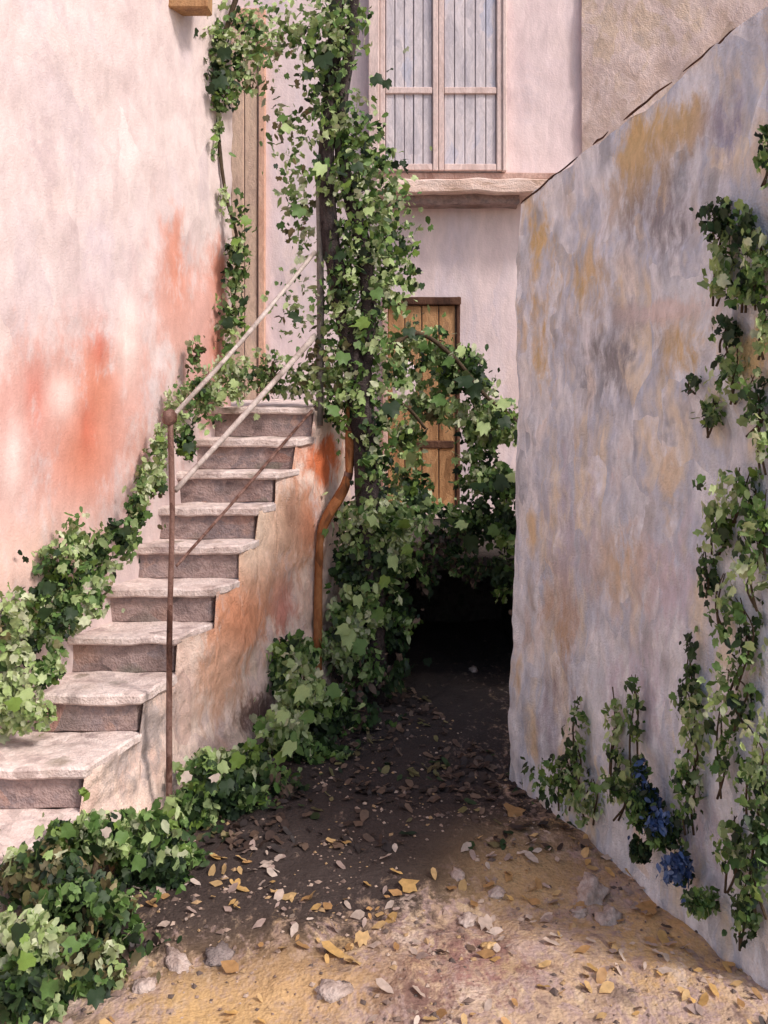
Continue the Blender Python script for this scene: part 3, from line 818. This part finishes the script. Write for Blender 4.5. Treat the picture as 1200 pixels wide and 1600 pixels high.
# overgrowth on the terrace edge, right and left
plant('terrace_ivy', 'ivy spilling over the terrace edge beside the grey wall under the door', 'ivy', [
    (760, 750, 50, 30, 6.9, .2, 150, 'mix'), (790, 770, 40, 40, 6.7, .15, 150, 'darkmix'), (740, 815, 60, 40, 6.75, .12, 220, 'darkmix'), (800, 830, 28, 55, 6.6, .12, 150, 'darkmix'), (700, 850, 50, 22, 6.74, .06, 130, 'under'), 
    (808, 910, 14, 50, 6.65, .05, 50, 'under'), (690, 874, 60, 20, 6.7, .05, 90, 'under'), (670, 900, 20, 34, 6.7, .04, 40, 'under'), (735, 890, 30, 24, 6.7, .04, 60, 'under'), (785, 900, 26, 40, 6.68, .05, 60, 'darkmix')],
    P(760, 870, 6.76), .085, leaves=[(785, 755, 6.5, 48, 'dark'), (800, 745, 6.5, 44, 'pale'), (735, 850, 6.55, 54, 'dark'), (770, 830, 6.5, 36, 'mid'), (720, 820, 6.55, 40, 'pale'), (745, 760, 6.6, 50, 'dark')])
plant('pier_ivy', 'bright ivy tumbling down from the vine foot between drainpipe and dark passage', 'ivy', [
    (575, 820, 50, 50, 6.5, .12, 260, 'light'), (620, 830, 45, 45, 6.55, .12, 260, 'mix'), (570, 900, 55, 50, 6.5, .1, 160, 'darkmix'), (620, 890, 45, 40, 6.6, .1, 200, 'mix'), (560, 960, 50, 50, 6.45, .12, 280, 'light'), (600, 980, 45, 60, 6.55, .1, 160, 'darkmix'),
    (535, 1010, 40, 50, 6.4, .12, 200, 'light'), (580, 1050, 60, 40, 6.4, .1, 150, 'under'), (632, 940, 26, 60, 6.6, .05, 50, 'under'), (545, 880, 25, 120, 6.58, .08, 180, 'darkmix'), (650, 790, 40, 30, 6.7, .1, 100, 'mix')],
    P(575, 1095, 6.5), .085, leaves=[(545, 1000, 6.2, 56, 'pale'), (535, 985, 6.2, 44, 'pale'), (560, 1010, 6.2, 48, 'mid'), (585, 815, 6.3, 50, 'pale'), (630, 820, 6.35, 40, 'bright'), (635, 860, 6.35, 36, 'bright'), (600, 910, 6.3, 40, 'bright'), (615, 880, 6.35, 44, 'pale'), (590, 960, 6.3, 44, 'mid'), (560, 940, 6.3, 40, 'pale')])

# bushes at the foot of the stair side
plant('stair_foot_bush', 'light green bush growing against the side of the stairs below the drainpipe', 'bush', [
    (460, 1030, 40, 40, 6.0, .12, 150, 'mix'), (470, 1090, 45, 50, 5.8, .14, 260, 'light'), (440, 1150, 45, 50, 5.6, .14, 260, 'light'), (510, 1120, 40, 60, 5.9, .12, 200, 'darkmix'), (480, 1190, 60, 40, 5.6, .15, 240, 'darkmix'), (430, 1050, 25, 50, 6.0, .08, 90, 'darkmix'),
    (550, 1130, 50, 50, 6.0, .1, 120, 'under')],
    P(470, 1180, 5.7), .085, leaves=[(470, 1085, 5.5, 54, 'pale'), (440, 1120, 5.4, 48, 'pale'), (450, 1170, 5.3, 54, 'pale'), (435, 1185, 5.3, 44, 'bright'), (480, 1120, 5.5, 44, 'mid'), (520, 1080, 5.7, 44, 'mid')],
    stems=[([P(470, 1200, 5.7), P(465, 1120, 5.75), P(480, 1040, 5.9)], [.02, .015, .008])])
plant('post_foot_bush', 'leafy bush at the foot of the handrail post', 'bush', [
    (375, 1200, 50, 40, 5.2, .14, 300, 'mix'), (320, 1220, 40, 50, 4.9, .12, 230, 'light'), (360, 1250, 60, 45, 4.9, .14, 270, 'darkmix'), (300, 1270, 40, 40, 4.75, .1, 170, 'mix'), (430, 1240, 50, 40, 5.1, .12, 150, 'under')],
    P(350, 1270, 4.85), .075, leaves=[(370, 1190, 4.9, 50, 'bright'), (350, 1200, 4.85, 40, 'pale'), (330, 1230, 4.7, 36, 'dark'), (290, 1215, 4.6, 34, 'blush'), (335, 1215, 4.7, 32, 'blush'), (355, 1230, 4.7, 44, 'dark')],
    stems=[([P(350, 1280, 4.9), P(340, 1230, 4.9), P(325, 1190, 4.85)], [.014, .01, .006])])
plant('front_bush', 'dense dark green bush filling the bottom left corner below the lowest steps', 'bush', [
    (140, 1310, 70, 50, 4.15, .15, 420, 'mix'), (220, 1310, 60, 50, 4.3, .15, 380, 'mix'), (240, 1370, 60, 45, 4.2, .15, 320, 'darkmix'), (60, 1360, 80, 50, 3.9, .15, 360, 'bush'), (130, 1420, 90, 60, 3.75, .16, 460, 'bush'), (40, 1500, 70, 80, 3.5, .15, 480, 'mix'), (130, 1530, 70, 70, 3.5, .14, 420, 'bush'),
    (30, 1580, 80, 60, 3.35, .12, 380, 'darkmix'), (280, 1360, 40, 30, 4.4, .1, 120, 'darkmix'), (200, 1470, 50, 60, 3.7, .1, 170, 'under')],
    P(130, 1480, 3.75), .068, leaves=[(150, 1330, 3.9, 44, 'dark'), (190, 1310, 3.95, 40, 'mid'), (105, 1300, 3.85, 44, 'mid'), (230, 1310, 4.0, 36, 'pale'), (165, 1300, 3.9, 32, 'blush'), (180, 1275, 4.0, 32, 'blush'), (40, 1500, 3.25, 60, 'bright'), (75, 1545, 3.25, 56, 'mid'), (30, 1460, 3.3, 60, 'dark'), (110, 1480, 3.35, 50, 'mid'),
                                      (150, 1560, 3.25, 50, 'dark'), (250, 1340, 4.0, 40, 'pale'), (215, 1350, 3.95, 44, 'mid'), (60, 1300, 3.8, 40, 'pale')],
    stems=[([P(130, 1500, 3.75), P(140, 1400, 3.9), P(160, 1310, 4.1)], [.02, .016, .008]), ([P(60, 1590, 3.45), P(50, 1500, 3.5), P(70, 1400, 3.8)], [.02, .016, .008])], face=(0, -.7, .6))

# plants between the pink wall and the steps
plant('step_edge_plant', 'tall tangle of greenery between the pink wall and the lower steps', 'bush', [
    (90, 900, 50, 50, 4.95, .1, 230, 'mix'), (60, 980, 45, 70, 4.8, .1, 260, 'darkmix'), (110, 950, 35, 40, 4.95, .08, 130, 'sage'), (20, 1000, 40, 80, 4.7, .1, 190, 'sage'), (30, 1100, 50, 50, 4.65, .08, 230, 'light'), (150, 870, 40, 40, 5.1, .08, 150, 'mix'), (190, 840, 25, 40, 5.3, .06, 120, 'darkmix'), (115, 840, 30, 40, 5.0, .06, 50, 'sage'), (212, 800, 16, 34, 5.45, .05, 70, 'mix'), (225, 760, 14, 30, 5.6, .05, 50, 'sage'), (150, 930, 26, 30, 5.0, .05, 70, 'sage'), (70, 1050, 26, 26, 4.7, .06, 90, 'mix')],
    P(60, 1040, 4.8), .07, dens=2.3, wide=1.12, leaves=[(70, 960, 4.6, 44, 'dark'), (75, 920, 4.65, 40, 'dark'), (120, 930, 4.8, 38, 'pale'), (40, 1085, 4.5, 46, 'pale'), (20, 1100, 4.4, 50, 'bright'), (195, 830, 5.2, 34, 'dark'), (110, 960, 4.75, 36, 'dark')], face=(.35, -.7, .4))
plant('upper_step_plant', 'pale green climber beside the upper steps behind the handrail', 'creeper', [
    (240, 740, 22, 60, 5.7, .05, 110, 'sage'), (290, 690, 20, 40, 5.9, .05, 90, 'mix'), (270, 640, 20, 40, 5.9, .05, 60, 'sage'), (320, 620, 40, 50, 6.1, .06, 190, 'light'), (365, 590, 45, 40, 6.35, .06, 200, 'light'), (420, 580, 40, 40, 6.6, .06, 120, 'sage'), (305, 560, 16, 40, 6.1, .05, 50, 'sage'), (250, 690, 14, 30, 5.75, .04, 40, 'light'), (440, 610, 50, 18, 6.7, .06, 70, 'mix')],
    P(260, 770, 5.75), .06, leaves=[(295, 700, 5.8, 34, 'dark'), (250, 685, 5.65, 28, 'bright'), (345, 620, 6.05, 34, 'pale'), (365, 600, 6.2, 34, 'pale'), (255, 765, 5.6, 28, 'dark')], face=(.35, -.7, .4))

# ivy on the grey wall
RW = (-.9, -.4, .3)
def wplant(name, label, cl, size=.075, leaves=(), tone_shape=0, extra_base=None):
    sd = lambda x, y: wall_d(x, .105 + .075 * min(1, max(0, (y - 200) / 1100)))
    c2 = [(x, y, rx * 1.35, ry * 1.3, sd(x, y), .05, int(n * .5), tn) for x, y, rx, ry, n, tn in cl]
    x, y = extra_base or (cl[-1][0], cl[-1][1])
    runners = []
    for c in cl:
        def on(yy, xx): return P(xx, yy, wall_d(xx, .075 + .075 * min(1, max(0, (yy - 200) / 1100))))
        for k_ in range(2):
            xs = [c[0] + random.uniform(-.5, .5) * c[2] for _ in range(4)]
            runners.append(([on(c[1] + c[3] * t_, x_) for t_, x_ in zip((1.3, .5, -.3, -1.1), xs)], [.005, .0045, .0035, .002]))
    return plant(name, label, 'ivy', c2, RP(x, y), size, RW, leaves=[(a, b, sd(a, b) - .05, s_, tn) for a, b, s_, tn in leaves], shape=tone_shape, spread=.6, stems=runners, group='ivy patches on the grey wall')
wplant('wall_ivy', 'curled dark ivy clump highest on the grey wall near the right edge', [(1125, 345, 26, 28, 90, 'darkmix'), (1165, 360, 26, 30, 90, 'darkmix'), (1125, 420, 22, 45, 110, 'mix'), (1160, 450, 26, 30, 90, 'darkmix'), (1195, 240, 16, 40, 60, 'darkmix'), (1185, 420, 20, 50, 70, 'mix'), (1190, 510, 14, 40, 50, 'mix')], .06,
       [(1130, 335, 36, 'dark'), (1165, 345, 40, 'dark'), (1178, 375, 36, 'dark'), (1120, 400, 34, 'mid'), (1140, 445, 40, 'dark')])
wplant('wall_ivy', 'sparse ivy sprig in the middle height of the grey wall', [(1135, 520, 22, 24, 50, 'darkmix'), (1080, 600, 14, 12, 16, 'darkmix'), (1140, 580, 28, 40, 70, 'mix'), (1180, 630, 30, 40, 70, 'darkmix'), (1110, 650, 20, 26, 60, 'mix'), (1190, 690, 16, 40, 60, 'mix')], .055,
       [(1138, 525, 38, 'dark'), (1082, 600, 26, 'dark'), (1130, 590, 36, 'dark'), (1175, 640, 36, 'dark'), (1110, 660, 30, 'dark')])
wplant('wall_ivy', 'bushy green ivy clump at waist height on the right edge of the grey wall', [(1160, 770, 40, 36, 130, 'mix'), (1125, 820, 26, 36, 100, 'mix'), (1185, 820, 26, 50, 120, 'darkmix'), (1100, 895, 16, 30, 50, 'darkmix'), (1175, 890, 30, 50, 70, 'mix'), (1130, 940, 24, 40, 50, 'mix')], .06,
       [(1125, 810, 44, 'mid'), (1160, 765, 40, 'mid'), (1130, 835, 40, 'dark'), (1185, 740, 36, 'dark')])
wplant('wall_ivy', 'tall ivy strand growing up from the foot of the grey wall at lower right', [(1160, 1000, 40, 60, 120, 'mix'), (1075, 1060, 20, 50, 90, 'darkmix'), (1080, 1150, 22, 60, 110, 'mix'), (1150, 1090, 40, 40, 90, 'mix'), (1180, 1200, 30, 60, 110, 'mix'), (1075, 1240, 24, 50, 90, 'mix'), (1130, 1170, 20, 60, 60, 'mix'), (1140, 1330, 24, 50, 90, 'mix'), (1185, 1320, 30, 90, 200, 'darkmix'), (1165, 1420, 20, 50, 110, 'darkmix')], .055,
       [(1075, 1040, 40, 'dark'), (1080, 1150, 38, 'dark'), (1120, 1090, 34, 'mid'), (1170, 1010, 36, 'pale'), (1180, 1290, 40, 'dark')], extra_base=(1165, 1470))
wplant('wall_ivy', 'low grey-green ivy at the left foot of the grey wall', [(900, 1160, 18, 60, 70, 'mix'), (880, 1220, 40, 36, 170, 'darkmix'), (960, 1150, 14, 70, 70, 'mix'), (990, 1120, 14, 60, 60, 'darkmix'), (920, 1250, 40, 30, 130, 'mix'), (970, 1230, 30, 40, 130, 'mix')], .06,
       [(895, 1175, 36, 'dark'), (985, 1140, 36, 'dark'), (965, 1190, 34, 'pale'), (870, 1215, 40, 'dark')], extra_base=(890, 1240))
plant('blue_flowers', 'cluster of deep blue flowers trailing along the foot of the grey wall', 'flowers', [
    (1000, 1200, 14, 24, wall_d(1000, .215), .04, 50, 'blue'), (1005, 1260, 26, 40, wall_d(1005, .215), .05, 260, 'blue'), (1035, 1300, 30, 30, wall_d(1035, .215), .05, 260, 'blue'), (1060, 1360, 26, 40, wall_d(1060, .215), .05, 110, 'blue'), (1100, 1410, 26, 30, wall_d(1100, .215), .04, 110, 'darkmix'), (1070, 1400, 14, 14, wall_d(1070, .215), .03, 30, 'blue'), (1000, 1330, 20, 20, wall_d(1000, .215), .04, 60, 'darkmix')],
    RP(1020, 1330), .05, RW, shape=1, leaves=[(1000, 1190, 4.2, 24, 'blue'), (1010, 1250, 4.15, 34, 'blue'), (1040, 1290, 4.0, 34, 'blue'), (1070, 1405, 3.85, 26, 'blue')])

# ------------------------------------------------------------------ loose stones and fallen leaves
def stone(px, py, r, mat, label, seed):
    d = EYE * 1500 / (py - 590)
    p = P(px, py, d)
    o = obj('stone', lump(r, 3, .5, 1.9, seed), M[mat])
    o.location = (p.x, p.y, ground_z(p.x, p.y) + r[2] * .1)
    o.rotation_euler = (random.uniform(-.2, .2), random.uniform(-.2, .2), random.uniform(0, 3))
    return tag(o, label, 'stone', 'loose stones on the yard')
for a in [(925, 1395, (.07, .06, .06), 'stone', 'pale pointed stone lying on ochre earth near the blue flowers', 1),
          (950, 1425, (.06, .05, .035), 'stone', 'smaller pale stone touching the front of the pointed stone', 2),
          (905, 1415, (.035, .03, .02), 'stone', 'pebble left of the pale pointed stone', 3),
          (275, 1510, (.09, .035, .022), 'stone', 'long flat pale stone beside the bottom left bush', 4),
          (225, 1548, (.04, .04, .03), 'stone', 'small pale stone at the right foot of the bottom left bush', 5),
          (520, 1555, (.06, .05, .025), 'stone', 'pinkish flat stone at the bottom middle of the yard', 6),
          (715, 1365, (.045, .03, .018), 'stone', 'upper pebble of the pale scatter in mid yard', 7),
          (775, 1390, (.04, .03, .02), 'stone', 'right pebble of the pale scatter in mid yard', 8),
          (730, 1430, (.045, .035, .016), 'stone', 'lower pebble of the pale scatter in mid yard', 9),
          (765, 1475, (.04, .03, .014), 'ochre_stone', 'flat tan pebble in front of the pale scatter', 10),
          (340, 1490, (.07, .05, .03), 'vault', 'dark stone at the edge of the shaded ground behind the flat pale stone', 11),
          (740, 1050, (.04, .03, .03), 'stone', 'pale bit of rubble glinting in the dark passage', 12)]:
    stone(*a)


def litter(n, box_, tones, size, name, label):
    x0, x1, y0, y1 = box_
    X = rng.uniform(x0, x1, n); Y = rng.uniform(y0, y1, n)
    nz = np.array([noise.noise(Vector((x * 2.2, y * 1.6, 4.0))) for x, y in zip(X, Y)])
    k = nz > rng.uniform(-.55, .45, n); X, Y, nz = X[k], Y[k], nz[k]
    k = (X < np.array([WX(y) for y in Y]) - .06) & (X > np.array([XR(max(y, 3.9)) for y in Y]) + .15); X, Y, nz = X[k], Y[k], nz[k]
    Z = np.array([ground_z(x, y) for x, y in zip(X, Y)]) + .012
    q = np.stack([X, Y, Z], 1)
    cl = np.array([noise.noise(Vector((x * 5, y * 4, 1.0))) for x, y in zip(X, Y)]) * .95 + .5
    c = pick(tones, len(q), cl)
    o = obj(name, foliage_mesh(q, size * rng.uniform(.5, 1.4, len(q)), c, (0, -.1, 1), .28, 1))
    tag(o, label, 'leaf litter', kind='stuff')
litter(4800, (-1.3, 1.4, 4.45, 8.4), {'earth': .75, 'dark': .15, 'olive': .1}, .06, 'leaf_litter', 'dark fallen leaves added to deepen the shade on the ground before the passage')  # dark leaf tones strengthen the shade painted on the ground
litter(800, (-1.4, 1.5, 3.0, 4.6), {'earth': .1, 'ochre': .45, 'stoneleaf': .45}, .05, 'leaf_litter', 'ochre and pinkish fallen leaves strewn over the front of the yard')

k = 0
for (px, py, s_, tone, lab) in [(640, 1385, 40, 'ochre', 'left yellow fallen leaf of the pair behind the pebble scatter'), (678, 1368, 30, 'ochre', 'right small yellow fallen leaf behind the pebble scatter'),
                           (805, 1275, 46, 'ochre', 'yellow fallen leaf nearest the left end of the grey wall'), (520, 1490, 60, 'ochre', 'largest yellow fallen leaf at the bottom middle of the yard'),
                           (565, 1472, 36, 'ochre', 'smaller yellow fallen leaf right of the largest one'), (360, 1515, 46, 'ochre', 'yellow fallen leaf right of the long flat pale stone'),
                           (760, 1440, 40, 'stoneleaf', 'pinkish grey fallen leaf among the pale pebble scatter'), (830, 1345, 36, 'stoneleaf', 'pinkish grey fallen leaf behind and left of the pointed stone'),
                           (1010, 1425, 42, 'ochre', 'yellow fallen leaf between pointed stone and blue flowers'), (600, 1560, 44, 'stoneleaf', 'pinkish grey fallen leaf at the bottom edge of the yard')]:
    d = EYE * 1500 / (py - 590); p = P(px, py, d)
    o = obj('fallen_leaf', foliage_mesh(np.zeros((1, 3)), np.array([.75 * s_ * d / 1500]), np.array([G[tone][k % len(G[tone])]]), (0, -.3, 1), .15, k % 2))
    o.location = (p.x, p.y, ground_z(p.x, p.y) + .02)
    tag(o, lab, 'leaf', 'large fallen leaves on the yard')
    k += 1

# ------------------------------------------------------------------ grit trodden into the yard
n = 5200
X = rng.uniform(-1.5, 1.6, n); Y = 3.0 + 4.2 * rng.uniform(0, 1, n) ** 1.5
k = (X < np.array([WX(y) for y in Y]) - .05) & (X > np.array([XR(max(y, 3.9)) for y in Y]) + .12)
nz = np.array([noise.noise(Vector((x * 3.1, y * 2.6, 7.0))) for x, y in zip(X, Y)])
k &= nz > rng.uniform(-.5, .5, n)
X, Y = X[k], Y[k]; n = len(X)
oct_v = np.array([(1, 0, 0), (-1, 0, 0), (0, 1, 0), (0, -1, 0), (0, 0, 1), (0, 0, -1)], float)
oct_f = np.array([(0, 2, 4), (2, 1, 4), (1, 3, 4), (3, 0, 4), (2, 0, 5), (1, 2, 5), (3, 1, 5), (0, 3, 5)])
sz = .006 + .016 * rng.uniform(0, 1, n) ** 3
ang = rng.uniform(0, 6.28, n)
Vv = oct_v[None] * rng.uniform(.6, 1.3, (n, 6, 3)) * np.array([1, .8, .55])[None, None] * sz[:, None, None]
R_ = np.zeros((n, 3, 3)); R_[:, 0, 0] = np.cos(ang); R_[:, 0, 1] = -np.sin(ang); R_[:, 1, 0] = np.sin(ang); R_[:, 1, 1] = np.cos(ang); R_[:, 2, 2] = 1
Vv = np.einsum('nij,nkj->nki', R_, Vv)
Vv += np.stack([X, Y, np.array([ground_z(x, y) for x, y in zip(X, Y)]) + .002], 1)[:, None]
me = mesh('gravel', Vv.reshape(-1, 3).tolist(), (oct_f[None] + (np.arange(n) * 6)[:, None, None]).reshape(-1, 3).tolist(), False)
pal = np.array([lin(*c)[:3] for c in [(150, 128, 114), (118, 98, 88), (176, 154, 138), (92, 78, 72), (166, 136, 100)]])
C4 = np.ones((n, 6, 4), dtype=np.float32); C4[:, :, :3] = pal[rng.integers(0, 5, n)][:, None]
me.color_attributes.new('col', 'FLOAT_COLOR', 'POINT').data.foreach_set('color', C4.ravel())
t = NT('grit'); a_ = t.n('ShaderNodeAttribute', attribute_name='col'); t.L.new(a_.outputs['Color'], t.b.inputs['Base Color']); t.b.inputs['Roughness'].default_value = .9
tag(obj('gravel', me, t.m), 'fine brown and grey grit scattered over the earth yard', 'gravel', kind='stuff')
